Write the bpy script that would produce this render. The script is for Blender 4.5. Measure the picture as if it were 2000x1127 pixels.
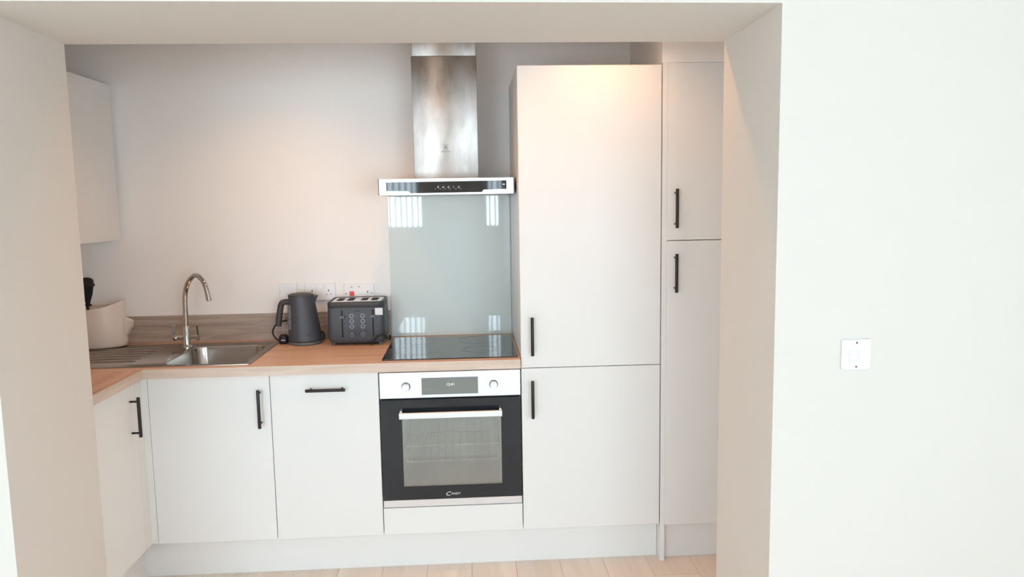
import bpy, bmesh, math, random
from mathutils import Vector, Matrix
random.seed(7)
for o in list(bpy.data.objects): bpy.data.objects.remove(o, do_unlink=True)
S = bpy.context.scene
COL = S.collection

# ------------------------------------------------------------------ camera, world, exposure
F_PX = 1475.97
CAM = Vector((0.39079, -3.73824, 1.58483))
RX, RY, RZ = -0.114227, 0.016173, -0.056339          # pitch, roll, yaw
ROT = (Matrix.Rotation(RZ, 3, 'Z') @ Matrix.Rotation(RX, 3, 'X') @ Matrix.Rotation(RY, 3, 'Y'))
cam_d = bpy.data.cameras.new('camera'); cam = bpy.data.objects.new('camera', cam_d); COL.objects.link(cam)
r, f, u = ROT.col[0], ROT.col[1], ROT.col[2]
M = Matrix(((r.x, u.x, -f.x, CAM.x), (r.y, u.y, -f.y, CAM.y), (r.z, u.z, -f.z, CAM.z), (0, 0, 0, 1)))
cam.matrix_world = M
cam_d.sensor_width = 36.0; cam_d.lens = F_PX / 2000 * 36.0; cam_d.clip_start = 0.02
S.camera = cam

def at(px, py, axis, val):
    """point where the ray through a photo pixel meets the plane axis = val"""
    d = ROT @ Vector(((px - 1000) / F_PX, 1.0, -(py - 563.5) / F_PX))
    t = (val - CAM[axis]) / d[axis]
    return CAM + d * t

SKY = 5.8
w = bpy.data.worlds.new('sky'); S.world = w; w.use_nodes = True
bg = w.node_tree.nodes['Background']
bg.inputs[0].default_value = (0.75, 0.885, 1.0, 1); bg.inputs[1].default_value = SKY

S.view_settings.view_transform = 'Standard'
S.view_settings.look = 'None'
S.view_settings.gamma = 1.0
S.view_settings.use_curve_mapping = False
S.view_settings.exposure = 1.2
S.cycles.max_bounces = 12; S.cycles.diffuse_bounces = 10; S.cycles.glossy_bounces = 6
S.cycles.sample_clamp_indirect = 8.0

WARM = (1.0, 0.45, 0.15)
DOWNLIGHT_W = 6.6

# ------------------------------------------------------------------ materials
def newmat(name):
    m = bpy.data.materials.new(name); m.use_nodes = True
    return m, m.node_tree.nodes, m.node_tree.links, m.node_tree.nodes['Principled BSDF']

def plain(name, col, rough=0.5, metal=0.0, coat=0.0, bump=0.0, bscale=200, spec=0.5, vary=0.0, vscale=3.0, ior=1.5):
    m, N, L, b = newmat(name)
    b.inputs['Base Color'].default_value = (*col, 1); b.inputs['Roughness'].default_value = rough
    b.inputs['Metallic'].default_value = metal; b.inputs['Coat Weight'].default_value = coat
    b.inputs['Coat Roughness'].default_value = 0.03; b.inputs['Specular IOR Level'].default_value = spec
    b.inputs['IOR'].default_value = ior
    tc = N.new('ShaderNodeTexCoord')
    if bump:
        n = N.new('ShaderNodeTexNoise'); n.inputs['Scale'].default_value = bscale; n.inputs['Detail'].default_value = 3
        bp = N.new('ShaderNodeBump'); bp.inputs['Strength'].default_value = bump; bp.inputs['Distance'].default_value = 0.002
        L.new(tc.outputs['Object'], n.inputs['Vector']); L.new(n.outputs['Fac'], bp.inputs['Height']); L.new(bp.outputs['Normal'], b.inputs['Normal'])
    if vary:
        n = N.new('ShaderNodeTexNoise'); n.inputs['Scale'].default_value = vscale; n.inputs['Detail'].default_value = 4
        mx = N.new('ShaderNodeMix'); mx.data_type = 'RGBA'
        mx.inputs[6].default_value = (*[c * (1 - vary) for c in col], 1); mx.inputs[7].default_value = (*[min(1, c * (1 + vary)) for c in col], 1)
        L.new(tc.outputs['Object'], n.inputs['Vector']); L.new(n.outputs['Fac'], mx.inputs[0]); L.new(mx.outputs[2], b.inputs['Base Color'])
    return m

def wood(name, c0, c1, c2, axis='X', rough=0.45, fine=1.0, rnd=0.0, contrast=1.0):
    """streaky grain running along one object axis"""
    m, N, L, b = newmat(name)
    tc = N.new('ShaderNodeTexCoord'); mp = N.new('ShaderNodeMapping')
    s = {'X': (1.2, 22, 22), 'Y': (22, 1.2, 22)}[axis]
    mp.inputs['Scale'].default_value = [v * fine for v in s]
    L.new(tc.outputs['Object'], mp.inputs['Vector'])
    oi = N.new('ShaderNodeObjectInfo')
    off = N.new('ShaderNodeVectorMath'); off.operation = 'SCALE'; off.inputs[0].default_value = (37, 53, 11)
    L.new(oi.outputs['Random'], off.inputs['Scale'])
    ad = N.new('ShaderNodeVectorMath'); ad.operation = 'ADD'
    L.new(mp.outputs[0], ad.inputs[0]); L.new(off.outputs[0], ad.inputs[1])
    n = N.new('ShaderNodeTexNoise'); n.inputs['Scale'].default_value = 1.0; n.inputs['Detail'].default_value = 6; n.inputs['Roughness'].default_value = 0.62
    n.inputs['Distortion'].default_value = 0.6
    L.new(ad.outputs[0], n.inputs['Vector'])
    cr = N.new('ShaderNodeValToRGB'); e = cr.color_ramp.elements
    e[0].position = 0.5 - 0.2 / contrast; e[0].color = (*c0, 1); e[1].position = 0.5 + 0.22 / contrast; e[1].color = (*c2, 1)
    k = e.new(0.5); k.color = (*c1, 1)
    L.new(n.outputs['Fac'], cr.inputs[0])
    out = cr.outputs[0]
    if rnd:
        hs = N.new('ShaderNodeHueSaturation')
        mr = N.new('ShaderNodeMapRange'); mr.inputs[3].default_value = 1 - rnd; mr.inputs[4].default_value = 1 + rnd
        L.new(oi.outputs['Random'], mr.inputs[0]); L.new(mr.outputs[0], hs.inputs['Value']); L.new(out, hs.inputs['Color']); out = hs.outputs[0]
    L.new(out, b.inputs['Base Color'])
    b.inputs['Roughness'].default_value = rough
    bp = N.new('ShaderNodeBump'); bp.inputs['Strength'].default_value = 0.08; bp.inputs['Distance'].default_value = 0.001
    L.new(n.outputs['Fac'], bp.inputs['Height']); L.new(bp.outputs[0], b.inputs['Normal'])
    return m

def steel(name, col=(0.62, 0.62, 0.63), rough=0.3, scale=(300, 300, 4), smudge=0.12, aniso=0.0, brown_refl=None):
    m, N, L, b = newmat(name)
    b.inputs['Base Color'].default_value = (*col, 1); b.inputs['Metallic'].default_value = 1.0
    b.inputs['Anisotropic'].default_value = aniso
    if aniso:
        tg = N.new('ShaderNodeTangent'); tg.direction_type = 'RADIAL'; tg.axis = 'Z'; L.new(tg.outputs[0], b.inputs['Tangent']); b.inputs['Anisotropic Rotation'].default_value = 0.25
    tc = N.new('ShaderNodeTexCoord'); mp = N.new('ShaderNodeMapping'); mp.inputs['Scale'].default_value = scale
    n = N.new('ShaderNodeTexNoise'); n.inputs['Scale'].default_value = 1; n.inputs['Detail'].default_value = 2
    n2 = N.new('ShaderNodeTexNoise'); n2.inputs['Scale'].default_value = 9; n2.inputs['Detail'].default_value = 3
    L.new(tc.outputs['Object'], mp.inputs[0]); L.new(mp.outputs[0], n.inputs['Vector']); L.new(tc.outputs['Object'], n2.inputs['Vector'])
    mr = N.new('ShaderNodeMapRange'); mr.inputs[3].default_value = rough - smudge; mr.inputs[4].default_value = rough + smudge
    L.new(n2.outputs['Fac'], mr.inputs[0]); L.new(mr.outputs[0], b.inputs['Roughness'])
    if brown_refl:  # brown noise painted into the base colour for a smudged dark reflection
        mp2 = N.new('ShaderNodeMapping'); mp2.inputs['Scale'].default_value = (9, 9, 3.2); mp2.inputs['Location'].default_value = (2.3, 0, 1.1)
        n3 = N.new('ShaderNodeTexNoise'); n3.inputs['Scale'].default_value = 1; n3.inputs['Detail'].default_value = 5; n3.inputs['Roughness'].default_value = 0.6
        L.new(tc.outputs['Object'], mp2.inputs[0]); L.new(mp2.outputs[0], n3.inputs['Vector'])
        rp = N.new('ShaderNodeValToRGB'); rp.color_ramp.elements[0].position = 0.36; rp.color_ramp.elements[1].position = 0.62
        rp.color_ramp.elements[0].color = (*brown_refl, 1); rp.color_ramp.elements[1].color = (*col, 1)
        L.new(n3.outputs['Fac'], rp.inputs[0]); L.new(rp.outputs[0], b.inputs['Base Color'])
    bp = N.new('ShaderNodeBump'); bp.inputs['Strength'].default_value = 0.02; bp.inputs['Distance'].default_value = 0.0003
    L.new(n.outputs['Fac'], bp.inputs['Height']); L.new(bp.outputs[0], b.inputs['Normal'])
    return m

def emit(name, col, s):
    m, N, L, b = newmat(name)
    b.inputs['Base Color'].default_value = (0, 0, 0, 1)
    b.inputs['Emission Color'].default_value = (*col, 1); b.inputs['Emission Strength'].default_value = s
    return m

def pane(name, tint, refl, rough=0.02):
    m, N, L, b = newmat(name)
    N.remove(b)
    t = N.new('ShaderNodeBsdfTransparent'); t.inputs[0].default_value = (*tint, 1)
    g = N.new('ShaderNodeBsdfGlossy'); g.inputs['Roughness'].default_value = rough; g.inputs[0].default_value = (0.9, 0.95, 0.95, 1)
    x = N.new('ShaderNodeMixShader')
    if refl is None:
        fr = N.new('ShaderNodeFresnel'); fr.inputs[0].default_value = 1.5; L.new(fr.outputs[0], x.inputs[0])
    else: x.inputs[0].default_value = refl
    L.new(t.outputs[0], x.inputs[1]); L.new(g.outputs[0], x.inputs[2]); L.new(x.outputs[0], N['Material Output'].inputs[0])
    return m

MT = dict(
    wall=plain('wall_paint', (0.91, 0.895, 0.88), 0.75, bump=0.05, bscale=300, spec=0.2),
    wall_living=plain('wall_paint_living', (0.90, 0.88, 0.85), 0.75, bump=0.05, bscale=300, spec=0.2),
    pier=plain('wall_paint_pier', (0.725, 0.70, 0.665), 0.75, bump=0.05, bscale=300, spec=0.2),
    ceil=plain('ceiling_paint', (0.91, 0.90, 0.88), 0.85, spec=0.1),
    door=plain('cabinet_laminate', (0.79, 0.795, 0.79), 0.42, spec=0.35),
    carcass=plain('cabinet_board', (0.76, 0.73, 0.68), 0.55),
    worktop=wood('worktop_laminate', (0.56, 0.33, 0.22), (0.70, 0.455, 0.325), (0.80, 0.59, 0.45), 'X', 0.42),
    worktop_side=wood('worktop_laminate_return', (0.56, 0.33, 0.22), (0.70, 0.455, 0.325), (0.80, 0.59, 0.45), 'Y', 0.42),
    upstand=wood('upstand_laminate', (0.27, 0.21, 0.17), (0.40, 0.325, 0.275), (0.55, 0.47, 0.41), 'X', 0.5, 1.3),
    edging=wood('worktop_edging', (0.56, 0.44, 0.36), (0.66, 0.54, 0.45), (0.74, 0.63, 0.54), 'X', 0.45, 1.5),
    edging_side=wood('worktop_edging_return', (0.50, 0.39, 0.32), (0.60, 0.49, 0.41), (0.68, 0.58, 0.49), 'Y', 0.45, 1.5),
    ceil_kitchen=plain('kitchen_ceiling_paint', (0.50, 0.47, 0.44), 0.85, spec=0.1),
    floor=wood('oak_plank', (0.76, 0.64, 0.54), (0.83, 0.725, 0.63), (0.89, 0.79, 0.70), 'Y', 0.5, 0.7, 0.05),
    subfloor=plain('floor_gap', (0.10, 0.07, 0.05), 0.9),
    black=plain('handle_black', (0.012, 0.012, 0.013), 0.45),
    rubber=plain('black_rubber', (0.010, 0.010, 0.012), 0.5),
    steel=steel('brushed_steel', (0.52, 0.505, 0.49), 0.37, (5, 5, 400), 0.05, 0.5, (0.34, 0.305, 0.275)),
    steel_h=steel('brushed_steel_front', (0.74, 0.75, 0.77), 0.42, (5, 400, 400), 0.05),
    sink=steel('sink_steel', (0.46, 0.43, 0.40), 0.20, (4, 300, 300), 0.05),
    chrome=plain('chrome', (0.62, 0.62, 0.61), 0.06, 1.0),
    glassblack=plain('black_glass', (0.012, 0.012, 0.014), 0.04, coat=0.0, spec=0.7),
    hob=plain('hob_glass', (0.015, 0.015, 0.017), 0.03, spec=0.9, ior=1.6),
    hobprint=plain('hob_print', (0.11, 0.11, 0.11), 0.3),
    ovenblack=plain('oven_glass', (0.018, 0.022, 0.028), 0.10, spec=0.5),
    ovenpane=pane('oven_window', (0.80, 0.84, 0.85), 0.25, 0.05),
    enamel=plain('oven_enamel', (0.62, 0.65, 0.66), 0.35),
    display=plain('display_glass', (0.20, 0.22, 0.215), 0.06, coat=0.5, spec=1.0),
    digits=emit('display_digits', (0.9, 0.95, 0.95), 0.6),
    splash=plain('splash_glass', (0.69, 0.765, 0.75), 0.03, spec=0.7, coat=1.0),
    white=plain('white_plastic', (0.84, 0.84, 0.85), 0.35),
    slot=plain('dark_slot', (0.01, 0.01, 0.01), 0.8),
    red=plain('red_switch', (0.75, 0.03, 0.03), 0.35),
    neon=plain('neon_grey', (0.10, 0.10, 0.11), 0.4),
    kettle=plain('slate_plastic', (0.060, 0.066, 0.080), 0.48, bump=0.03, bscale=900),
    kettle_dark=plain('grey_plastic', (0.052, 0.054, 0.056), 0.5),
    kettlebase=plain('grey_base', (0.11, 0.12, 0.13), 0.35),
    gauge=plain('water_gauge', (0.45, 0.45, 0.47), 0.2),
    gaugemark=plain('gauge_mark', (0.12, 0.12, 0.13), 0.4),
    toastertop=steel('toaster_top_steel', (0.80, 0.80, 0.80), 0.35, (4, 300, 300), 0.05),
    ring=plain('button_ring', (0.26, 0.27, 0.29), 0.3, 0.6),
    logo_dark=plain('dark_print', (0.02, 0.022, 0.028), 0.5),
    logo_grey=plain('grey_print', (0.14, 0.14, 0.15), 0.5),
    logo_light=plain('silver_print', (0.72, 0.74, 0.76), 0.35),
    icon=plain('icon_print', (0.30, 0.30, 0.30), 0.4),
    sticker=plain('paper_label', (0.85, 0.83, 0.85), 0.7),
    cream=plain('cream_plastic', (0.74, 0.66, 0.60), 0.42),
    bristle=plain('black_bristle', (0.006, 0.006, 0.008), 0.75, bump=0.8, bscale=400),
    frame=plain('window_frame', (0.8, 0.8, 0.8), 0.4),
    bar=plain('window_bar', (0.30, 0.30, 0.31), 0.5),
    glass=pane('window_glass', (0.97, 0.98, 0.98), None, 0.0),
    lens=emit('lamp_lens', (1.0, 0.72, 0.42), 12.0),
)

# ------------------------------------------------------------------ mesh helpers
WL = {}      # world location of every object's origin

def box(bm, x0, x1, y0, y1, z0, z1, bev=0.0, seg=2):
    g = bmesh.ops.create_cube(bm, size=1.0)
    vs = g['verts']
    for v in vs:
        v.co = Vector(((x0 + x1) / 2 + v.co.x * (x1 - x0), (y0 + y1) / 2 + v.co.y * (y1 - y0), (z0 + z1) / 2 + v.co.z * (z1 - z0)))
    if bev:
        es = list({e for v in vs for e in v.link_edges})
        bmesh.ops.bevel(bm, geom=es, offset=bev, segments=seg, affect='EDGES', profile=0.5)
    return bm

def B(x0, x1, y0, y1, z0, z1, bev=0.0, seg=2):
    return box(bmesh.new(), x0, x1, y0, y1, z0, z1, bev, seg)

def loft(bm, rings, cap0=True, cap1=True, closed=True):
    R = [[bm.verts.new(p) for p in ring] for ring in rings]
    n = len(R[0])
    for a, b in zip(R[:-1], R[1:]):
        for i in range(n if closed else n - 1):
            j = (i + 1) % n
            bm.faces.new((a[i], a[j], b[j], b[i]))
    if cap0: bm.faces.new(R[0][::-1])
    if cap1: bm.faces.new(R[-1])
    return R

def lathe(bm, prof, cx, cy, n=32, shift=None, cap0=True, cap1=True, sy=1.0):
    rings = []
    for i, (rad, z) in enumerate(prof):
        sx = shift(z) if shift else 0
        rings.append([(cx + sx + rad * math.cos(2 * math.pi * k / n), cy + sy * rad * math.sin(2 * math.pi * k / n), z) for k in range(n)])
    loft(bm, rings, cap0, cap1); return bm

def disc_y(bm, cx, cz, y0, y1, rad, n=28, bev=0.0):
    """cylinder along Y (y0 back, y1 front)"""
    prof = [(rad, y0), (rad, y1)] if not bev else [(rad, y0), (rad, y1 + bev), (rad * 0.97 - bev * .3, y1)]
    loft(bm, [[(cx + a * math.cos(2 * math.pi * k / n), y, cz + a * math.sin(2 * math.pi * k / n)) for k in range(n)] for a, y in prof]); return bm

def ring_y(bm, cx, cz, y0, y1, r0, r1, n=24):
    P = lambda a, y: [(cx + a * math.cos(2 * math.pi * k / n), y, cz + a * math.sin(2 * math.pi * k / n)) for k in range(n)]
    loft(bm, [P(r0, y0), P(r1, y0), P(r1, y1), P(r0, y1), P(r0, y0)], False, False); bmesh.ops.remove_doubles(bm, verts=bm.verts, dist=1e-6); return bm

def tube(bm, pts, rad, n=12, smooth=0, sy=1.0):
    pts = [Vector(p) for p in pts]
    for _ in range(smooth):
        q = [pts[0]]
        for a, b in zip(pts[:-1], pts[1:]): q += [a * .75 + b * .25, a * .25 + b * .75]
        pts = q + [pts[-1]]
    rads = rad if isinstance(rad, (list, tuple)) else [rad] * len(pts)
    if len(rads) != len(pts):
        m = len(rads) - 1; out = []
        for i in range(len(pts)):
            t = i / (len(pts) - 1) * m; k = min(int(t), m - 1); out.append(rads[k] + (rads[k + 1] - rads[k]) * (t - k))
        rads = out
    rings = []; up = None
    for i, p in enumerate(pts):
        d = (pts[min(i + 1, len(pts) - 1)] - pts[max(i - 1, 0)]).normalized()
        if up is None: up = d.orthogonal().normalized()
        up = (up - d * up.dot(d)).normalized(); s = d.cross(up)
        rings.append([p + (up * math.cos(2 * math.pi * k / n) + s * math.sin(2 * math.pi * k / n)) * rads[i] for k in range(n)])
    loft(bm, rings); return bm

def rrect(x0, x1, y0, y1, rad, n=6):
    pts = []
    for cx, cy, a0 in ((x1 - rad, y1 - rad, 0), (x0 + rad, y1 - rad, 90), (x0 + rad, y0 + rad, 180), (x1 - rad, y0 + rad, 270)):
        for k in range(n + 1):
            a = math.radians(a0 + 90 * k / n); pts.append((cx + rad * math.cos(a), cy + rad * math.sin(a)))
    return pts

def prism_y(bm, poly, y0, y1):
    """outline in x,z extruded along y"""
    loft(bm, [[(x, y0, z) for x, z in poly], [(x, y1, z) for x, z in poly]]); return bm

def obj(name, bm, mat, parent=None, smooth=False, origin=None):
    bmesh.ops.recalc_face_normals(bm, faces=bm.faces)
    cs = [v.co for v in bm.verts]
    lo = Vector([min(c[i] for c in cs) for i in range(3)]); hi = Vector([max(c[i] for c in cs) for i in range(3)])
    o0 = Vector(((lo.x + hi.x) / 2, (lo.y + hi.y) / 2, lo.z)) if origin is None else Vector(origin)
    bmesh.ops.translate(bm, verts=bm.verts, vec=-o0)
    me = bpy.data.meshes.new(name); bm.to_mesh(me); bm.free()
    me.materials.append(MT[mat] if isinstance(mat, str) else mat)
    if smooth:
        for p in me.polygons: p.use_smooth = True
        me.set_sharp_from_angle(angle=math.radians(40))
    return link(name, me, o0, parent)

def link(name, me, world, parent=None):
    o = bpy.data.objects.new(name, me); COL.objects.link(o)
    o.location = Vector(world) - (WL[parent.name] if parent else Vector((0, 0, 0)))
    if parent: o.parent = parent
    WL[o.name] = Vector(world); return o

def tag(o, label, cat, group=None):
    o['label'] = label; o['category'] = cat
    if group: o['group'] = group
    return o

def thing(name, label, cat, loc, group=None):
    return tag(link(name, None, loc), label, cat, group)

def struct(o): o['kind'] = 'structure'; return o

def text(name, body, size, mat, world, parent, depth=0.0006, rot=(math.pi / 2, 0, 0), shear=0.0, width=None):
    c = bpy.data.curves.new('lettering', 'FONT'); c.body = body; c.size = size; c.extrude = depth / 2; c.align_x = 'CENTER'; c.align_y = 'CENTER'; c.shear = shear
    c.resolution_u = 3
    t = bpy.data.objects.new('lettering', c); COL.objects.link(t)
    me = bpy.data.meshes.new_from_object(t.evaluated_get(bpy.context.evaluated_depsgraph_get()))
    bpy.data.objects.remove(t); bpy.data.curves.remove(c)
    k = 1.0
    if width:
        xs = [v.co.x for v in me.vertices]; k = width / (max(xs) - min(xs))
    me.transform(Matrix.Rotation(rot[2], 4, 'Z') @ Matrix.Rotation(rot[0], 4, 'X') @ Matrix.Diagonal((k, 1, 1, 1)))
    me.materials.clear(); me.materials.append(MT[mat])
    return link(name, me, world, parent)

# ------------------------------------------------------------------ the shell
WB = 0.02                       # back wall surface
XL, XR = -1.575, 1.84           # alcove side walls
CK, CLV = 2.45, 2.62            # ceilings: kitchen, living room
YB = -1.12                      # kitchen side of the thick dividing wall
def yf(x): return -1.6445 + 0.0155 * x      # living-room side of it (a little out of square)
RX0, RX1 = -2.7, 3.0            # living room sides
YR = -6.2                       # rear wall of the living room
ZS = 2.118                      # underside of the opening's head
JLb, JLf, JRb, JRf = -0.911, -0.886, 1.280, 1.270

floor = struct(obj('floor', B(RX0, RX1, YR, WB, -0.12, -0.010), 'subfloor'))
PW, PL = 0.1935, 1.285
meshes = {}
def plank(x0, x1, y0, y1):
    key = (round(x1 - x0, 3), round(y1 - y0, 3))
    if key not in meshes:
        bm = B(-(x1 - x0) / 2 + .0006, (x1 - x0) / 2 - .0006, -(y1 - y0) / 2 + .0006, (y1 - y0) / 2 - .0006, -0.010, 0.0)
        me = bpy.data.meshes.new('plank'); bm.to_mesh(me); bm.free(); me.materials.append(MT['floor']); meshes[key] = me
    link('plank', meshes[key], ((x0 + x1) / 2, (y0 + y1) / 2, 0), floor)
x = 1.1479 - 22 * PW; i = 0
offs = [0.31, 0.92, 0.05, 0.66, 1.11, 0.44, 0.80]
while x < RX1:
    xa, xb = max(x, RX0), min(x + PW, RX1)
    if xb - xa > 0.01:
        y = WB + (offs[i % 7] if abs(x - 1.1479) > 0.01 else (PL - 0.75))
        while y > YR:
            a, b = max(y - PL, YR), min(y, WB)
            if b - a > 0.02: plank(xa, xb, a, b)
            y -= PL
    x += PW; i += 1

struct(obj('wall_back', B(XL - .2, XR + .2, WB, WB + 0.2, 0, CK), 'wall'))
struct(obj('wall_left', B(XL - .2, XL, YB, WB, 0, CK), 'wall'))
struct(obj('wall_right', B(XR, XR + .2, YB, WB, 0, CK), 'wall'))
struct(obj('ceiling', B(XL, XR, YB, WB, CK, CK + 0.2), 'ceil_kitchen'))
bm = bmesh.new()                # thick dividing wall with the wide opening: one folded outline, left pier, head, right pier
def solid(xb0, xb1, xf0, xf1, z0, z1):
    loft(bm, [[(xb0, YB, z), (xb1, YB, z), (xf1, yf(xf1), z), (xf0, yf(xf0), z)] for z in (z0, z1)])
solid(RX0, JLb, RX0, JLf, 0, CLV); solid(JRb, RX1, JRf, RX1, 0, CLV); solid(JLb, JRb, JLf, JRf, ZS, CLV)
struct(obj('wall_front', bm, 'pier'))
struct(obj('wall_bulkhead', B(1.20, XR, -0.5985, WB, 2.1426, CK), 'wall'))
struct(obj('ceiling_living', B(RX0, RX1, YR, yf(0) + .05, CLV, CLV + .2), 'ceil'))

# windows of the living room: rear wall (barred) and both side walls; outer rear pair unseen, sized to add low daylight; (from, to, sill, head)
REAR = [(-2.55, -0.75, 0.50, 2.10), (-0.70, -0.19, 1.25, 2.46), (0.61, 0.82, 1.25, 2.46), (1.15, 2.85, 0.50, 2.10)]  # solid gap between the middle pair added to imitate a person's dark reflection
SIDE_L = []
SIDE_R = []
wcount = 0
def pierced(name, place, lo, hi, wins, mat, bars):
    """a wall 0.25 thick running from lo to hi with window openings; place(s, t) turns run and depth-into-wall into x, y"""
    global wcount
    def slab(bm, s0, s1, t0, t1, z0, z1):
        (xa, ya), (xb, yb) = place(s0, t0), place(s1, t1)
        box(bm, min(xa, xb), max(xa, xb), min(ya, yb), max(ya, yb), z0, z1); return bm
    bm = bmesh.new(); xs = [lo] + [v for q in wins for v in q[:2]] + [hi]
    for a, b in zip(xs[0::2], xs[1::2]): slab(bm, a, b, 0, .25, 0, CLV)
    for a, b, z0, z1 in wins: slab(bm, a, b, 0, .25, 0, z0); slab(bm, a, b, 0, .25, z1, CLV)
    struct(obj(name, bm, mat))
    for a, b, z0, z1 in wins:
        wcount += 1; t = 0.03; bm = bmesh.new()
        for q in ((a, a + t, z0, z1), (b - t, b, z0, z1), (a + t, b - t, z0, z0 + t), (a + t, b - t, z1 - t, z1)): slab(bm, q[0], q[1], .08, .15, q[2], q[3])
        wn = struct(obj('window_%d' % wcount, bm, 'frame'))
        obj('pane', slab(bmesh.new(), a + t, b - t, .113, .117, z0 + t, z1 - t), 'glass', wn)
        n = round((b - a) / 0.073) if b - a < 1 else 3
        for j in range(1, n):
            s = a + (b - a) * j / n; obj('bar', slab(bmesh.new(), s - .011, s + .011, .048, .072, z0 + t, z1 - t), 'bar', wn)
        L = bpy.data.lights.new('window_portal', 'AREA'); L.shape = 'RECTANGLE'; L.size = b - a; L.size_y = z1 - z0
        L.cycles.is_portal = True
        lo_ = bpy.data.objects.new('window_portal', L); COL.objects.link(lo_); lo_.parent = wn
        c = place((a + b) / 2, .26); i = place((a + b) / 2, 0)
        lo_.location = Vector((c[0], c[1], (z0 + z1) / 2)) - WL[wn.name]
        d = Vector((i[0] - c[0], i[1] - c[1], 0)); lo_.rotation_euler = d.to_track_quat('-Z', 'Y').to_euler()
pierced('wall_rear', lambda s, t: (s, YR - t), RX0, RX1, REAR, 'wall_living', True)
pierced('wall_living_left', lambda s, t: (RX0 - t, s), YR - .25, yf(RX0), SIDE_L, 'wall_living', False)
pierced('wall_living_right', lambda s, t: (RX1 + t, s), YR - .25, yf(RX1), SIDE_R, 'wall_living', False)

# ------------------------------------------------------------------ cabinets
ZP, ZT = 0.168, 0.885           # top of plinth, top of base carcass
def carcass(name, x0, x1, y0, y1, z0, z1, parent, top=True, back=True, mat='carcass'):
    t = 0.018; bm = bmesh.new()
    box(bm, x0, x0 + t, y0, y1, z0, z1); box(bm, x1 - t, x1, y0, y1, z0, z1); box(bm, x0 + t, x1 - t, y0, y1, z0, z0 + t)
    if top: box(bm, x0 + t, x1 - t, y0, y1, z1 - t, z1)
    if back: box(bm, x0 + t, x1 - t, y1 - .008, y1, z0 + t, z1 - t)
    return obj(name, bm, mat, parent)

def handle(parent, c, length, axis='Z', out=(0, -1, 0), bar=0.0068):
    """black bar handle; c = centre on the door face, out = direction off the door"""
    c = Vector(c); out = Vector(out); off = 0.034
    a = Vector((0, 0, 1)) if axis == 'Z' else Vector((1, 0, 0))
    bm = bmesh.new()
    tube(bm, [c + out * off - a * length / 2, c + out * off - a * (length / 2 - .002), c + out * off + a * (length / 2 - .002), c + out * off + a * length / 2], [bar * .85, bar, bar, bar * .85], 14)
    for s in (-1, 1):
        p = c + a * s * (length / 2 - 0.017)
        tube(bm, [p, p + out * off], 0.0042, 10)
    return obj('handle', bm, 'black', parent, True)

def front_door(parent, x0, x1, z0, z1, mat='door', name='door'):
    return obj(name, B(x0 + .0015, x1 - .0015, -0.600, -0.582, z0 + .0015, z1 - .0015, 0.0009, 1), mat, parent)

HL = 0.163
# sink unit
c = thing('base_cabinet', 'white base cabinet under the sink bowl with a vertical black bar handle', 'cabinet', (-.70, -.3, 0), 'base cabinets below the worktop')
carcass('carcass', -.946, -.4505, -.58, -.02, ZP + .002, ZT, c, top=False)
obj('corner_post', B(-.9749, -.9485, -.5985, -.582, ZP + .002, ZT - .002), 'door', c)
d = front_door(c, -.948, -.4505, ZP, ZT)
handle(d, (-.4915, -.6, .748), HL)
# slim unit with horizontal handle
c = thing('base_cabinet', 'narrow white base cabinet with a horizontal black bar handle, left of the oven', 'cabinet', (-.225, -.3, 0), 'base cabinets below the worktop')
carcass('carcass', -.4485, -.0015, -.58, -.02, ZP + .002, ZT, c)
d = front_door(c, -.4505, -.0005, ZP, ZT)
handle(d, (-.2165, -.6, .820), HL, 'X')
# oven housing
c = thing('oven_housing', 'white oven housing cabinet with a plain panel below the oven', 'cabinet', (.30, -.3, 0), 'base cabinets below the worktop')
carcass('carcass', .001, .599, -.57, -.02, ZP + .002, ZT, c, top=False)
front_door(c, 0, .6, ZP, .2885, name='lower_panel')
# return unit along the left wall
c = thing('base_cabinet', 'cream base cabinet of the side run with black handle, beside the sink cabinet corner', 'cabinet', (-1.27, -.85, 0), 'base cabinets below the worktop')
bm = bmesh.new(); t = .018
box(bm, -1.555, -.993, -1.11, -1.092, ZP + .002, ZT); box(bm, -1.555, -.993, -.66, -.642, ZP + .002, ZT)
box(bm, -1.555, -.993, -1.092, -.66, ZP + .002, ZP + .02); box(bm, -1.555, -1.547, -1.092, -.66, ZP + .02, ZT); box(bm, -1.547, -.993, -1.092, -.66, ZT - .018, ZT)
obj('carcass', bm, 'carcass', c)
obj('filler', B(-.993, -.975, -.655, -.5986, ZP + .002, ZT - .002), 'door', c)
d = obj('door', B(-.993, -.975, -1.1095, -.6565, ZP + .0015, ZT - .0015, .0009, 1), 'door', c)
handle(d, (-.975, -.707, .751), HL, out=(1, 0, 0))
# fridge-freezer housing
ZTT = 2.135
c = thing('tall_cabinet', 'wide tall white cabinet beside the oven, two doors with black handles near the worktop', 'cabinet', (.90, -.3, 0), 'tall cabinets')
carcass('carcass', .6015, 1.1985, -.58, .0, ZP + .002, ZTT - .002, c, mat='door')
d = front_door(c, .6005, 1.199, ZP, .8825); handle(d, (.6465, -.6, .7525), HL)
d = front_door(c, .6005, 1.199, .8825, ZTT); handle(d, (.648, -.6, 1.0225), HL)
# larder
c = thing('tall_cabinet', 'tall white larder cabinet against the right pier, small door above a long door', 'cabinet', (1.5, -.3, 0), 'tall cabinets')
obj('side_panel', B(1.2015, 1.2215, -.601, .0, 0, 2.142), 'door', c)
carcass('carcass', 1.2235, 1.80, -.58, .0, ZP - .004, 2.140, c)
d = front_door(c, 1.2205, 1.80, ZP - .006, 1.412); handle(d, (1.2575, -.6, 1.276), HL)
d = front_door(c, 1.2205, 1.80, 1.412, 2.1432); handle(d, (1.2575, -.6, 1.5465), HL)
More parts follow.
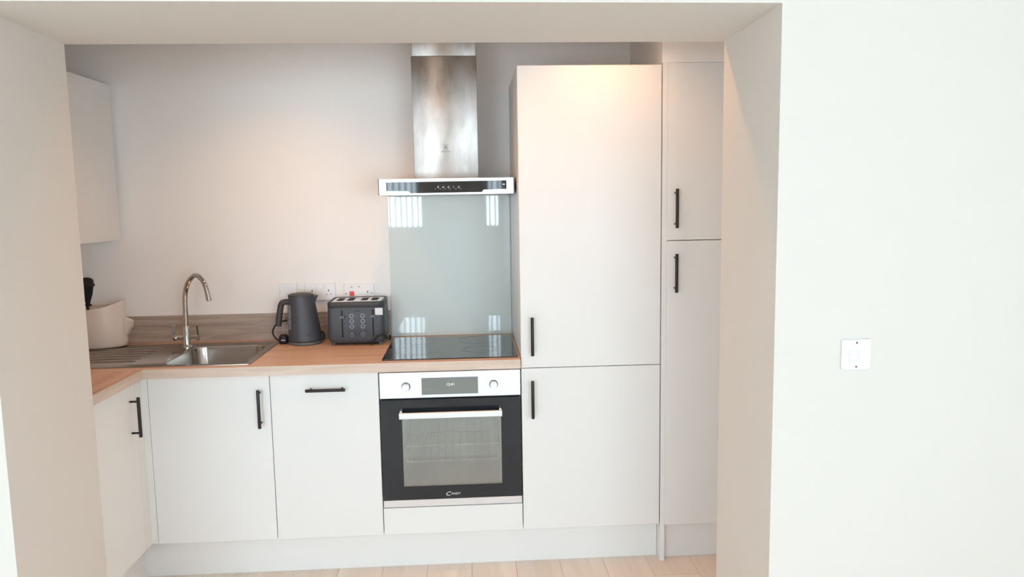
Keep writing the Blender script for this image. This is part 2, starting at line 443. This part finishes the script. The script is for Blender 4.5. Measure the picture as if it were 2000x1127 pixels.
# plinths
tag(obj('plinth', B(-1.045, 1.2, -.545, -.527, 0, ZP), 'door'), 'long white kickboard along the floor under oven, base cabinets and wide tall cabinet', 'plinth', 'plinths')
tag(obj('plinth', B(-1.0485, -1.0305, -1.11, -.5465, 0, ZP), 'door'), 'white kickboard under the side run, meeting the long kickboard at the corner', 'plinth', 'plinths')
tag(obj('plinth', B(1.223, 1.80, -.562, -.544, 0, ZP - .006), 'door'), 'shaded recessed kickboard under the tall larder cabinet by the right pier', 'plinth', 'plinths')
# wall cabinet
c = thing('wall_cabinet', 'cream wall cabinet hung high on the left wall above the drainer', 'cabinet', (-1.43, -.3, 1.435))
bm = bmesh.new(); box(bm, XL + .002, -1.296, -.598, -.004, 1.437, 2.158)
obj('carcass', bm, 'door', c)
obj('door', B(-1.2945, -1.2765, -.600, -.004, 1.434, 2.160, .0009, 1), 'door', c)

# ------------------------------------------------------------------ worktops, upstand, splashback
ZW, ZU = 0.9257, 0.8865
SX0, SX1, SY0, SY1 = -1.50, -0.533, -0.575, -0.045       # sink outline
BX0, BX1, BY0, BY1 = -0.905, -0.573, -0.545, -0.145      # bowl
bm = bmesh.new()
cx0, cx1, cy0, cy1 = BX0 - .006, BX1 + .006, BY0 - .006, BY1 + .006
box(bm, XL + .001, cx0, -.62, WB - .001, ZU, ZW); box(bm, cx1, .598, -.62, WB - .001, ZU, ZW)
box(bm, cx0, cx1, -.62, cy0, ZU, ZW); box(bm, cx0, cx1, cy1, WB - .001, ZU, ZW)
wt = obj('worktop', bm, 'worktop')
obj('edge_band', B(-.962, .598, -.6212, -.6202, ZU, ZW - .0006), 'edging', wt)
tag(wt, 'oak-effect laminate worktop holding the sink and hob along the back wall', 'worktop', 'worktops')
wt = obj('worktop', B(XL + .001, -.957, -1.118, -.6225, ZU, ZW), 'worktop_side')
obj('edge_band', B(-.9568, -.9558, -1.118, -.6225, ZU, ZW - .0006), 'edging_side', wt)
tag(wt, 'short oak-effect worktop of the side run, butted against the sink worktop', 'worktop', 'worktops')
tag(obj('upstand', B(XL + .014, -.004, WB - .013, WB - .0005, ZW + .0005, 1.058), 'upstand'), 'grey-brown wood-effect upstand strip along the wall behind tap, kettle and toaster', 'upstand')
tag(obj('splashback', B(.001, .597, WB - .008, WB - .0005, ZW + .001, 1.6195), 'splash'), 'pale green-grey glass splashback panel between hob and hood', 'splashback')

# ------------------------------------------------------------------ hob
hob = thing('hob', 'black glass hob set in the worktop above the oven', 'hob', (.302, -.31, ZW))
HX0, HX1, HY0, HY1 = .013, .591, -.577, -.052
bm = bmesh.new(); P = rrect(HX0, HX1, HY0, HY1, .006, 3)
loft(bm, [[(x, y, ZW + .0004) for x, y in P], [(x, y, ZW + .004) for x, y in P], [(x * .997 + .0009, y * .997 - .0009, ZW + .0055) for x, y in P]])
obj('glass_plate', bm, 'hob', hob)
for hx, hy, hr in ((.15, -.17, .075), (.43, -.17, .095), (.15, -.40, .095), (.43, -.40, .075)):
    bm = bmesh.new(); n = 40
    Q = lambda a, z: [(hx + a * math.cos(2 * math.pi * k / n), hy + a * math.sin(2 * math.pi * k / n), z) for k in range(n)]
    loft(bm, [Q(hr - .0012, ZW + .0056), Q(hr, ZW + .0056), Q(hr, ZW + .0058), Q(hr - .0012, ZW + .0058)], False, False)
    obj('zone_ring', bm, 'hobprint', hob)

# ------------------------------------------------------------------ oven
OY = -.600
ov = thing('oven', 'built-in steel and black glass oven under the hob', 'oven', (.30, -.33, .29))
X0, X1 = .003, .597
bm = bmesh.new(); t = .02                       # cavity
box(bm, .065, .085, -.575, -.12, .33, .75); box(bm, .515, .535, -.575, -.12, .33, .75)
box(bm, .085, .515, -.575, -.12, .33, .352); box(bm, .085, .515, -.575, -.12, .728, .75); box(bm, .085, .515, -.14, -.12, .352, .728)
obj('cavity', bm, 'enamel', ov)
obj('control_box', B(.03, .57, -.578, -.10, .768, .872), 'steel', ov)
cp = obj('control_panel', B(X0, X1, OY - .002, -.580, .768, .8795, .0012, 1), 'steel_h', ov)
obj('display', B(.179, .417, OY - .0032, OY - .0018, .7812, .8535), 'display', cp)
text('clock_digits', '12:41', .017, 'digits', (.301, OY - .0036, .823), cp, .0004)
for kx in (.1138, .4832):
    bm = bmesh.new(); disc_y(bm, kx, .8186, OY - .0015, OY - .004, .0185)
    kb = obj('knob_collar', bm, 'logo_grey', cp, True)
    bm = bmesh.new(); disc_y(bm, kx, .8186, OY - .003, OY - .022, .0155, bev=.002)
    obj('knob', bm, 'steel_h', cp, True)
    obj('knob_mark', B(kx - .0006, kx + .0006, OY - .0226, OY - .0216, .823, .832), 'logo_grey', cp)
for ix, iz in ((.0965, .834), (.118, .846), (.137, .842), (.455, .842), (.483, .847), (.511, .838), (.516, .822)):
    bm = bmesh.new(); disc_y(bm, ix, iz, OY - .0018, OY - .0024, .0012, 8); obj('dial_symbol', bm, 'logo_grey', cp)
DZ0, DZ1 = .3235, .7605; WX0, WX1, WZ0, WZ1 = .092, .512, .381, .676
bm = bmesh.new()
box(bm, X0, WX0, OY, -.580, DZ0, DZ1); box(bm, WX1, X1, OY, -.580, DZ0, DZ1)
box(bm, WX0, WX1, OY, -.580, DZ0, WZ0); box(bm, WX0, WX1, OY, -.580, WZ1, DZ1)
dr = obj('door', bm, 'ovenblack', ov)
obj('door_window', B(WX0, WX1, OY + .0005, OY + .004, WZ0, WZ1), 'ovenpane', dr)
obj('vent_slot', B(X0 + .004, X1 - .004, -.590, -.580, DZ1 + .0005, .7675), 'slot', ov)
bm = bmesh.new(); box(bm, .084, .516, -.650, -.636, .690, .7165, .002, 1)
for bx in (.088, .504): box(bm, bx, bx + .008, -.637, OY, .700, .722)
hd = obj('door_handle', bm, 'steel_h', dr)
text('logo', 'C', .025, 'logo_light', (.2775, OY - .0004, .3425), dr, .0005, shear=.3, width=.022)
text('logo', 'ANDY', .0135, 'logo_light', (.3105, OY - .0004, .3425), dr, .0005, shear=.3, width=.042)
obj('base_trim', B(X0, X1, OY - .001, -.580, .2905, .3215, .001, 1), 'steel_h', ov)
for rz in (.475, .545):
    bm = bmesh.new()
    for yy in (-.555, -.15): tube(bm, [(.087, yy, rz), (.513, yy, rz)], .0035, 8)
    for k in range(13): xx = .105 + k * .0325; tube(bm, [(xx, -.555, rz + .003), (xx, -.15, rz + .003)], .0018, 6)
    obj('rack', bm, 'chrome', ov, True)
for sx in (.088, .512):
    bm = bmesh.new()
    for rz in (.43, .50, .57, .64): tube(bm, [(sx, -.56, rz), (sx, -.15, rz)], .003, 6)
    for yy in (-.556, -.154): tube(bm, [(sx, yy, .42), (sx, yy, .65)], .003, 6)
    obj('side_rail', bm, 'chrome', ov, True)

# ------------------------------------------------------------------ cooker hood
hood = thing('cooker_hood', 'stainless steel chimney cooker hood on the wall above the hob', 'hood', (.30, -.2, 1.62))
HY = -.48; A0, A1 = .0175, .5885
def hood_ring(inset, y): return y
bm = bmesh.new()
box(bm, A0, A1, HY + .002, WB - .002, 1.622, 1.6885, .003, 2)
obj('canopy', bm, 'steel_h', hood, True)
for xa, xb in ((A0 - .004, A0 - .0002), (A1 + .0002, A1 + .004)):
    obj('end_cap', B(xa, xb, HY - .003, WB - .003, 1.6205, 1.689), 'kettlebase', hood)
bm = bmesh.new(); prism_y(bm, [(A0, 1.6205), (A1, 1.6205), (A1, 1.6885), (A0, 1.6885)], HY + .0015, HY - .002)
fr = obj('front_frame', bm, 'steel_h', hood)
poly = [(.047, 1.6745), (.047, 1.6385), (.140, 1.6365), (.148, 1.6275), (.452, 1.6285), (.460, 1.6385), (.5575, 1.640), (.5575, 1.6765)]
bm = bmesh.new(); prism_y(bm, poly, HY - .0018, HY - .0045)
gp = obj('glass_panel', bm, 'glassblack', fr)
for k, ix in enumerate((.267, .2885, .3105, .3315, .354)):
    bm = bmesh.new()
    if k == 0: prism_y(bm, [(ix - .005, 1.656), (ix + .005, 1.656), (ix + .002, 1.650), (ix - .001, 1.645)], HY - .0044, HY - .0049)
    elif k in (1, 2): disc_y(bm, ix, 1.6515, HY - .0044, HY - .0049, .0042, 14)
    elif k == 3: box(bm, ix - .0012, ix + .0012, HY - .0049, HY - .0044, 1.6475, 1.656)
    else: prism_y(bm, [(ix - .003, 1.647), (ix + .003, 1.647), (ix + .003, 1.653), (ix, 1.657), (ix - .003, 1.653)], HY - .0044, HY - .0049)
    obj('control_icon', bm, 'icon', gp)
for ix, wd in ((.254, .003), (.276, .010), (.297, .008), (.317, .010), (.341, .010), (.361, .008)):
    obj('control_mark', B(ix - wd / 2, ix + wd / 2, HY - .0049, HY - .0044, 1.6425, 1.6455), 'icon' if wd < .005 else 'logo_grey', gp)
obj('rating_mark', B(.541, .551, HY - .0049, HY - .0044, 1.6575, 1.6625), 'logo_light', gp)
bm = bmesh.new(); box(bm, .1535, .4435, -.28, WB - .002, 1.689, 2.232, .0025, 2)
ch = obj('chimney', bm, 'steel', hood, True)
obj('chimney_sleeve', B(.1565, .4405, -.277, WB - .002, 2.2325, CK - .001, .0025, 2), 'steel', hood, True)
# maker's mark: square emblem and word
lx, lz, s = .298, 1.8335, .0108; LY = -.2803
bm = bmesh.new()
for a0 in range(4):
    cxm, czm = ((1, 1), (-1, 1), (-1, -1), (1, -1))[a0]
    box(bm, lx + (0.15 if cxm > 0 else -1) * s, lx + (1 if cxm > 0 else -.15) * s, LY - .0004, LY, lz + czm * s - .0014 * (czm > 0), lz + czm * s + .0014 * (czm < 0))
for sx in (-1, 1):
    pts = [(lx + sx * s * (1 - .95 * math.sin(t)), lz + s * (-1 + 2 * k / 8)) for k, t in enumerate([math.pi * j / 8 for j in range(9)])]
    for (xa, za), (xb, zb) in zip(pts[:-1], pts[1:]):
        prism_y(bm, [(xa - .0010, za), (xa + .0010, za), (xb + .0010, zb), (xb - .0010, zb)], LY, LY - .0004)
box(bm, lx - s, lx + s, LY - .0004, LY, lz - .0010, lz + .0010)
obj('emblem', bm, 'logo_grey', ch)
text('maker_name', 'Electrolux', .0105, 'logo_grey', (lx, LY - .0002, 1.8145), ch, .0004, width=.041)

# ------------------------------------------------------------------ sink and tap
sk = thing('sink', 'stainless steel sink with bowl and drainer set into the worktop', 'sink', (-1.0, -.31, ZW))
ZR = ZW + .0035
outer = rrect(SX0, SX1, SY0, SY1, .012, 8); inner = rrect(BX0, BX1, BY0, BY1, .055, 8)
def ins(p, d): return rrect(BX0 + d, BX1 - d, BY0 + d, BY1 - d, max(.055 - d * .3, .03), 8)
bm = bmesh.new()
loft(bm, [[(x, y, ZW + .0003) for x, y in outer], [(x, y, ZR - .001) for x, y in outer], [(x * .998 - .002, y * .998 - .0006, ZR) for x, y in outer],
          [(x, y, ZR) for x, y in rrect(BX0 - .006, BX1 + .006, BY0 - .006, BY1 + .006, .06, 8)], [(x, y, ZR - .003) for x, y in inner]], False, False)
obj('rim', bm, 'sink', sk, True)
bm = bmesh.new()
loft(bm, [[(x, y, ZR - .003) for x, y in inner], [(x, y, ZR - .02) for x, y in ins(0, .003)], [(x, y, ZR - .13) for x, y in ins(0, .012)], [(x, y, ZR - .148) for x, y in ins(0, .022)], [(x, y, ZR - .155) for x, y in ins(0, .045)]], False, True)
bowl = obj('bowl', bm, 'sink', sk, True)
bm = bmesh.new(); lathe(bm, [(.04, ZR - .1545), (.04, ZR - .152), (.033, ZR - .1515)], -.74, -.345, 24); obj('drain', bm, 'chrome', bowl, True)
for k in range(6):
    yy = -.455 + k * .058
    bm = bmesh.new(); tube(bm, [(-1.44, yy, ZR - .001), (-1.43, yy, ZR), (-1.06, yy, ZR), (-1.045, yy, ZR - .0015)], [.001, .0055, .0055, .001], 10)
    obj('drainer_rib', bm, 'sink', sk, True)

tp = thing('tap', 'chrome swan-neck kitchen tap with two lever handles behind the sink bowl', 'tap', (-.937, -.165, ZR))
TB = Vector((-.937, -.165, ZR + .0004))
tip = at(408.5, 586, 1, -.27); tipu = at(404, 566, 1, -.262); pk = at(383, 534, 1, -.215); le = at(367, 549, 1, -.18); st = at(362, 575, 1, -.165)
bm = bmesh.new(); lathe(bm, [(.026, ZR + .0004), (.026, ZR + .006), (.019, ZR + .012), (.0165, ZR + .02), (.0165, ZR + .095), (.014, ZR + .100), (.0125, ZR + .105)], TB.x, TB.y, 28)
obj('body', bm, 'chrome', tp, True)
r2 = at(398, 549, 1, -.250)
bm = bmesh.new()
base = Vector((TB.x, TB.y, ZR + .10)); st = Vector((TB.x + .004, TB.y, st.z))
tube(bm, [base, base.lerp(st, .5), st, le, pk, r2, tipu, tip], .0118, 16, smooth=3)
nk = obj('spout', bm, 'chrome', tp, True)
dv = (tip - tipu).normalized()
bm = bmesh.new(); tube(bm, [tip - dv * .035, tip + dv * .003], .0128, 16); obj('nozzle', bm, 'chrome', nk, True)
zc = ZR + .048
bm = bmesh.new(); tube(bm, [(TB.x - .048, TB.y, zc), (TB.x + .048, TB.y, zc)], .0105, 14); obj('cross_body', bm, 'chrome', tp, True)
for sx in (-1, 1):
    bm = bmesh.new()
    tube(bm, [(TB.x + sx * .046, TB.y - .004, zc), (TB.x + sx * .058, TB.y - .004, zc)], .0145, 16)
    tube(bm, [(TB.x + sx * .053, TB.y - .004, zc), (TB.x + sx * .053, TB.y - .010, zc + .035), (TB.x + sx * .053, TB.y - .012, zc + .062)], [.006, .0055, .0065], 12)
    obj('lever', bm, 'chrome', tp, True)

# ------------------------------------------------------------------ sockets
def plate(name, label, x0, x1, zt, group=None):
    p = thing(name, label, 'socket', ((x0 + x1) / 2, WB, zt - .086), group)
    obj('face_plate', B(x0, x1, WB - .010, WB - .0005, zt - .086, zt, .003, 2), 'white', p); return p
def pins(p, cx, cz):
    obj('pin_hole', B(cx - .002, cx + .002, WB - .0108, WB - .0098, cz + .006, cz + .015), 'slot', p)
    for s in (-1, 1): obj('pin_hole', B(cx + s * .011 - .004, cx + s * .011 + .004, WB - .0108, WB - .0098, cz - .0105, cz - .0065), 'icon', p)
p = plate('wall_plate', 'plain single white plate on the wall above the kettle handle', -.543, -.458, 1.206)
for s in (-1, 1):
    bm = bmesh.new(); disc_y(bm, -.5005 + s * .030, 1.163, WB - .009, WB - .0108, .0028, 10); obj('screw', bm, 'white', p)
p = plate('double_socket', 'double white power socket on the wall behind the kettle', -.418, -.270, 1.202)
for s in (-1, 1):
    obj('rocker_switch', B(-.344 + s * .018 - .006, -.344 + s * .018 + .006, WB - .0135, WB - .0095, 1.176, 1.194, .0015, 1), 'white', p)
    pins(p, -.344 + s * .040, 1.1545)
    bm = bmesh.new(); disc_y(bm, -.344 + s * .030, 1.137, WB - .009, WB - .0108, .003, 10); obj('screw', bm, 'white', p)
p = plate('cooker_switch', 'white cooker switch plate with a red rocker on the wall behind the toaster', -.229, -.081, 1.195)
obj('red_rocker', B(-.2015, -.1795, WB - .0145, WB - .0095, 1.136, 1.158, .002, 1), 'red', p)
for nx in (-.191, -.155): obj('indicator', B(nx - .005, nx + .005, WB - .0112, WB - .0098, 1.1785, 1.1815), 'neon', p)
obj('socket_rocker', B(-.128, -.116, WB - .0135, WB - .0095, 1.128, 1.146, .0015, 1), 'white', p)
obj('pin_hole', B(-.1155, -.1115, WB - .0108, WB - .0098, 1.150, 1.159), 'slot', p)
for sx in (-.219, -.093):
    bm = bmesh.new(); disc_y(bm, sx, 1.147, WB - .009, WB - .0108, .003, 10); obj('screw', bm, 'neon', p)

# switch on the living-room side of the pier
yp = yf(1.514)
p = thing('fused_switch', 'square white fused switch plate with two rockers on the bare wall', 'switch', (1.514, yp, 1.08))
obj('face_plate', B(1.470, 1.558, yp - .009, yp - .0008, 1.081, 1.170, .003, 2), 'white', p)
for xa, xb in ((1.4915, 1.5115), (1.5195, 1.5405)):
    obj('surround', B(xa - .0012, xb + .0012, yp - .0095, yp - .0085, 1.104, 1.140), 'logo_light', p)
    obj('rocker', B(xa, xb, yp - .0125, yp - .009, 1.1055, 1.1388, .0012, 1), 'white', p)
obj('fuse_slot', B(1.4985, 1.5095, yp - .0131, yp - .0122, 1.1075, 1.1135), 'logo_light', p)
for sz in (1.0895, 1.1605):
    bm = bmesh.new(); disc_y(bm, 1.514, sz, yp - .0085, yp - .0098, .0030, 12); obj('screw', bm, 'neon', p)

# ------------------------------------------------------------------ kettle
KX, KY = -.4005, -.105
kt = thing('kettle', 'slate grey electric kettle with looped handle on the worktop beside the toaster', 'kettle', (KX, KY, ZW))
sh = lambda z: -.014 * (z - ZW) / .24
bm = bmesh.new(); lathe(bm, [(.074, ZW), (.0785, ZW + .004), (.0785, ZW + .011), (.075, ZW + .015)], KX, KY, 36); obj('power_base', bm, 'kettlebase', kt, True)
bm = bmesh.new(); lathe(bm, [(.072, ZW + .0155), (.077, ZW + .019), (.0772, ZW + .04), (.0755, ZW + .07), (.068, ZW + .15), (.0605, ZW + .215), (.060, ZW + .228)], KX, KY, 40, sh)
bd = obj('body', bm, 'kettle', kt, True)
bm = bmesh.new(); lathe(bm, [(.0605, ZW + .2285), (.0600, ZW + .236), (.052, ZW + .240), (.03, ZW + .243)], KX, KY, 36, sh); obj('lid', bm, 'kettle_dark', kt, True)
bm = bmesh.new()
xt = KX + sh(ZW + .22)
loft(bm, [[(xt + .050, KY - .022, ZW + .231), (xt + .080, KY - .004, ZW + .231), (xt + .080, KY + .004, ZW + .231), (xt + .050, KY + .022, ZW + .231)],
          [(xt + .050, KY - .018, ZW + .19), (xt + .063, KY - .003, ZW + .19), (xt + .063, KY + .003, ZW + .19), (xt + .050, KY + .018, ZW + .19)]])
obj('spout', bm, 'kettle', kt)
bm = bmesh.new()
pth = [at(570, 591, 1, KY), at(557, 589, 1, KY), at(549, 593, 1, KY), at(547, 607, 1, KY), at(545, 622, 1, KY), at(544, 637, 1, KY)]
tube(bm, pth, [.0145, .0145, .0145, .0148, .015, .014], 14, smooth=2); obj('handle', bm, 'kettle_dark', kt, True)
# water gauge curved onto the front left of the body
bm = bmesh.new(); rows = []
for k in range(9):
    z = ZW + .075 + k * .0145; rad = .0755 - (z - ZW - .07) * .0938 + .0018
    rows.append([(KX + sh(z) + rad * math.cos(a), KY + rad * math.sin(a), z) for a in [math.radians(196 + 7 * q) for q in range(6)]])
loft(bm, rows, False, False, False); bmesh.ops.solidify(bm, geom=bm.faces[:], thickness=.0008)
gg = obj('water_gauge', bm, 'gauge', kt, True)
for k in range(5):
    z = ZW + .085 + k * .026; rad = .0755 - (z - ZW - .07) * .0938 + .0022; a = math.radians(214)
    px, py = KX + sh(z) + rad * math.cos(a), KY + rad * math.sin(a)
    obj('gauge_mark', B(px - .004, px + .004, py - .0025, py + .0015, z - .004, z + .004), 'gaugemark', gg)
obj('maker_mark', B(KX + .018, KX + .038, KY - .0735, KY - .068, ZW + .050, ZW + .0535), 'logo_dark', kt)
bm = bmesh.new(); plg = at(553, 660, 1, -.12)
lathe(bm, [(.019, ZW + .001), (.023, ZW + .008), (.022, ZW + .034), (.014, ZW + .045)], -.505, -.105, 18)
pl = obj('plug', bm, 'rubber', kt, True)
obj('plug_label', B(-.512, -.492, -.1305, -.1265, ZW + .018, ZW + .0225), 'gauge', pl)
bm = bmesh.new()
tube(bm, [(-.474, -.06, 1.03), at(554, 626, 1, -.06), at(540, 632, 1, -.05), at(534, 642, 1, -.06), at(532, 650, 1, -.07), at(538, 661, 1, -.09), Vector((-.522, -.105, ZW + .012)), Vector((-.51, -.105, ZW + .012))], .0038, 8, smooth=3)
obj('cable', bm, 'rubber', kt, True)
bm = bmesh.new()
tube(bm, [(-.335, -.06, ZW + .018), at(626, 645, 1, -.06), at(633, 651, 1, -.06), at(634, 660, 1, -.07), at(629, 664, 1, -.08), (-.34, -.09, ZW + .012)], .0042, 8, smooth=3)
obj('cable', bm, 'rubber', kt, True)

# ------------------------------------------------------------------ toaster
ts = thing('toaster', 'slate grey four-slot toaster with steel top and white sticker on the worktop', 'toaster', (-.146, -.10, ZW))
TX0, TX1, TY0, TY1 = -.2795, -.0115, -.205, .004
def trr(d, z, r=.028): return [(x, y, z) for x, y in rrect(TX0 + d, TX1 - d, TY0 + d, TY1 - d, r, 5)]
zt0 = ZW + .012
bm = bmesh.new(); loft(bm, [trr(.012, zt0), trr(.004, zt0 + .010), trr(.001, zt0 + .02), trr(0, zt0 + .10), trr(.002, ZW + .178), trr(.003, ZW + .1805)])
tbd = obj('body', bm, 'kettle', ts, True)
bm = bmesh.new()
loft(bm, [trr(.003, ZW + .1815), trr(.0015, ZW + .184), trr(.002, ZW + .203), trr(.007, ZW + .2075, .024), trr(.014, ZW + .2065, .02), trr(.016, ZW + .1985, .018)], True, False)
obj('top_surround', bm, 'kettle_dark', ts, True)
bm = bmesh.new(); loft(bm, [trr(.0165, ZW + .196, .018), trr(.0165, ZW + .203, .018), trr(.020, ZW + .2055, .016)])
tt = obj('top_plate', bm, 'toastertop', ts, True)
for sx in (-.226, -.177, -.113, -.064):
    obj('bread_slot', B(sx - .015, sx + .015, TY0 + .060, TY1 - .050, ZW + .2050, ZW + .2062), 'slot', tt)
    obj('slot_guide', B(sx - .017, sx - .0152, TY0 + .060, TY1 - .050, ZW + .2050, ZW + .2068), 'chrome', tt)
yf0 = TY0
for sx, lz in ((-.2075, .1375), (-.0645, .1395)):
    obj('lever_slot', B(sx - .003, sx + .003, yf0 - .0012, yf0 + .004, ZW + .040, ZW + .168), 'slot', tbd)
    obj('lever', B(sx - .0135, sx + .0135, yf0 - .016, yf0 - .0015, ZW + lz - .007, ZW + lz + .007, .003, 2), 'kettlebase', ts)
for bx in (-.163, -.112):
    for bz in (.141, .116, .091):
        bm = bmesh.new(); ring_y(bm, bx, ZW + bz, yf0 + .002, yf0 - .0035, .0072, .0098); bt = obj('button', bm, 'ring', ts, True)
        bm = bmesh.new(); disc_y(bm, bx, ZW + bz, yf0 + .002, yf0 - .0025, .0070, 18); obj('button_cap', bm, 'kettle', bt, True)
    bm = bmesh.new(); disc_y(bm, bx + .001, ZW + .055, yf0 + .002, yf0 - .011, .0155, 24, .002); dl = obj('browning_dial', bm, 'kettle', ts, True)
    bm = bmesh.new(); ring_y(bm, bx + .001, ZW + .055, yf0 + .001, yf0 - .0015, .0165, .0178); obj('dial_ring', bm, 'kettlebase', dl)
    obj('dial_mark', B(bx + .0004, bx + .0016, yf0 - .0117, yf0 - .0105, ZW + .058, ZW + .068), 'ring', dl)
obj('maker_mark', B(-.150, -.124, yf0 - .0008, yf0 + .002, ZW + .1625, ZW + .167), 'logo_dark', tbd)
obj('sticker', B(-.0535, -.014 + -.004, yf0 - .0012, yf0 - .0002, ZW + .143, ZW + .176), 'sticker', ts)
for fx in (-.255, -.036):
    for fy in (-.175, -.03):
        bm = bmesh.new(); lathe(bm, [(.009, ZW + .0002), (.010, ZW + .0122)], fx, fy, 14); obj('foot', bm, 'kettlebase', ts, True)
bm = bmesh.new()
tube(bm, [(-.085, -.10, ZW + .006), (-.075, -.19, ZW + .006), at(725, 672, 1, -.215), at(733, 661, 1, -.22), at(742, 654, 1, -.22), at(751, 654, 1, -.215), at(757, 660, 1, -.20), at(762, 664, 1, -.19), at(764, 657, 1, -.17), at(760, 655, 1, -.15), Vector((.004, -.10, ZW + .012)), Vector((-.005, -.02, ZW + .012))], .0038, 8, smooth=3)
obj('cable', bm, 'rubber', ts, True)

# ------------------------------------------------------------------ caddy and brush on the drainer
CX, CY, ZC = -1.372, -.098, ZR + .0062
cd = thing('utensil_caddy', 'cream open-topped caddy standing on the sink drainer below the wall cabinet', 'caddy', (CX, CY, ZC))
n = 44
def crow(rx, ry, zf): return [(CX + rx * math.cos(2 * math.pi * k / n), CY + ry * math.sin(2 * math.pi * k / n), zf(math.cos(2 * math.pi * k / n), math.sin(2 * math.pi * k / n))) for k in range(n)]
lift = lambda c, s: .032 * max(0, (c + .1) / 1.1) ** 2.4
top = lambda c, s: ZC + .186 + lift(c, s)
bm = bmesh.new()
loft(bm, [crow(.118, .078, lambda c, s: ZC), crow(.126, .086, lambda c, s: ZC + .003), crow(.134, .094, lambda c, s: ZC + .014), crow(.134, .094, lambda c, s: ZC + .10), crow(.130, .092, top),
          crow(.126, .088, top), crow(.128, .089, lambda c, s: ZC + .10), crow(.126, .087, lambda c, s: ZC + .012)], True, True)
obj('body', bm, 'cream', cd, True)
obj('divider', B(CX + .018, CX + .022, CY - .080, CY + .080, ZC + .013, ZC + .192), 'cream', cd)
bm = bmesh.new()
ox = CX + .129
poly = [(ox, ZC + .135), (ox + .034, ZC + .120), (ox + .030, ZC + .092), (ox + .010, ZC + .056), (ox, ZC + .045)]
prism_y(bm, poly, CY - .022, CY + .022)
bmesh.ops.bevel(bm, geom=bm.edges[:], offset=.003, segments=2, affect='EDGES')
obj('spout', bm, 'cream', cd)
br = thing('dish_brush', 'black bristle dish brush standing in the cream caddy', 'brush', (-1.36, CY, ZC + .02))
bxx = CX - .022
bm = bmesh.new(); tube(bm, [(bxx - .012, CY - .02, ZC + .016), (bxx - .004, CY - .02, ZC + .20)], .006, 10); obj('handle', bm, 'rubber', br, True)
bm = bmesh.new(); lathe(bm, [(.014, ZC + .196), (.017, ZC + .201), (.009, ZC + .207), (.013, ZC + .222), (.022, ZC + .25), (.028, ZC + .285), (.036, ZC + .292), (.031, ZC + .302), (.030, ZC + .318), (.02, ZC + .327), (.008, ZC + .330)], bxx - .002, CY - .02, 22)
obj('bristle_head', bm, 'bristle', br, True)

# ------------------------------------------------------------------ downlights in the kitchen ceiling
for dx, dy, lab in ((.945, -.88, 'recessed warm downlight in the kitchen ceiling before the wide tall cabinet'), (.165, -.88, 'recessed warm downlight in the kitchen ceiling before the oven'), (-.46, -.60, 'recessed warm downlight in the kitchen ceiling above the sink')):
    t = thing('downlight', lab, 'light', (dx, dy, CK), 'kitchen downlights')
    bm = bmesh.new(); lathe(bm, [(.036, CK - .001), (.045, CK - .001), (.045, CK - .004), (.036, CK - .006)], dx, dy, 28, None, False, False); obj('bezel', bm, 'white', t, True)
    bm = bmesh.new(); lathe(bm, [(.035, CK - .003), (.035, CK - .0015)], dx, dy, 24); obj('lens', bm, 'lens', t)
    L = bpy.data.lights.new('lamp', 'SPOT'); L.energy = DOWNLIGHT_W; L.color = WARM; L.shadow_soft_size = .03; L.spot_size = math.radians(126); L.spot_blend = .7
    lo = bpy.data.objects.new('lamp', L); COL.objects.link(lo); lo.parent = t; lo.location = (0, 0, -.012)
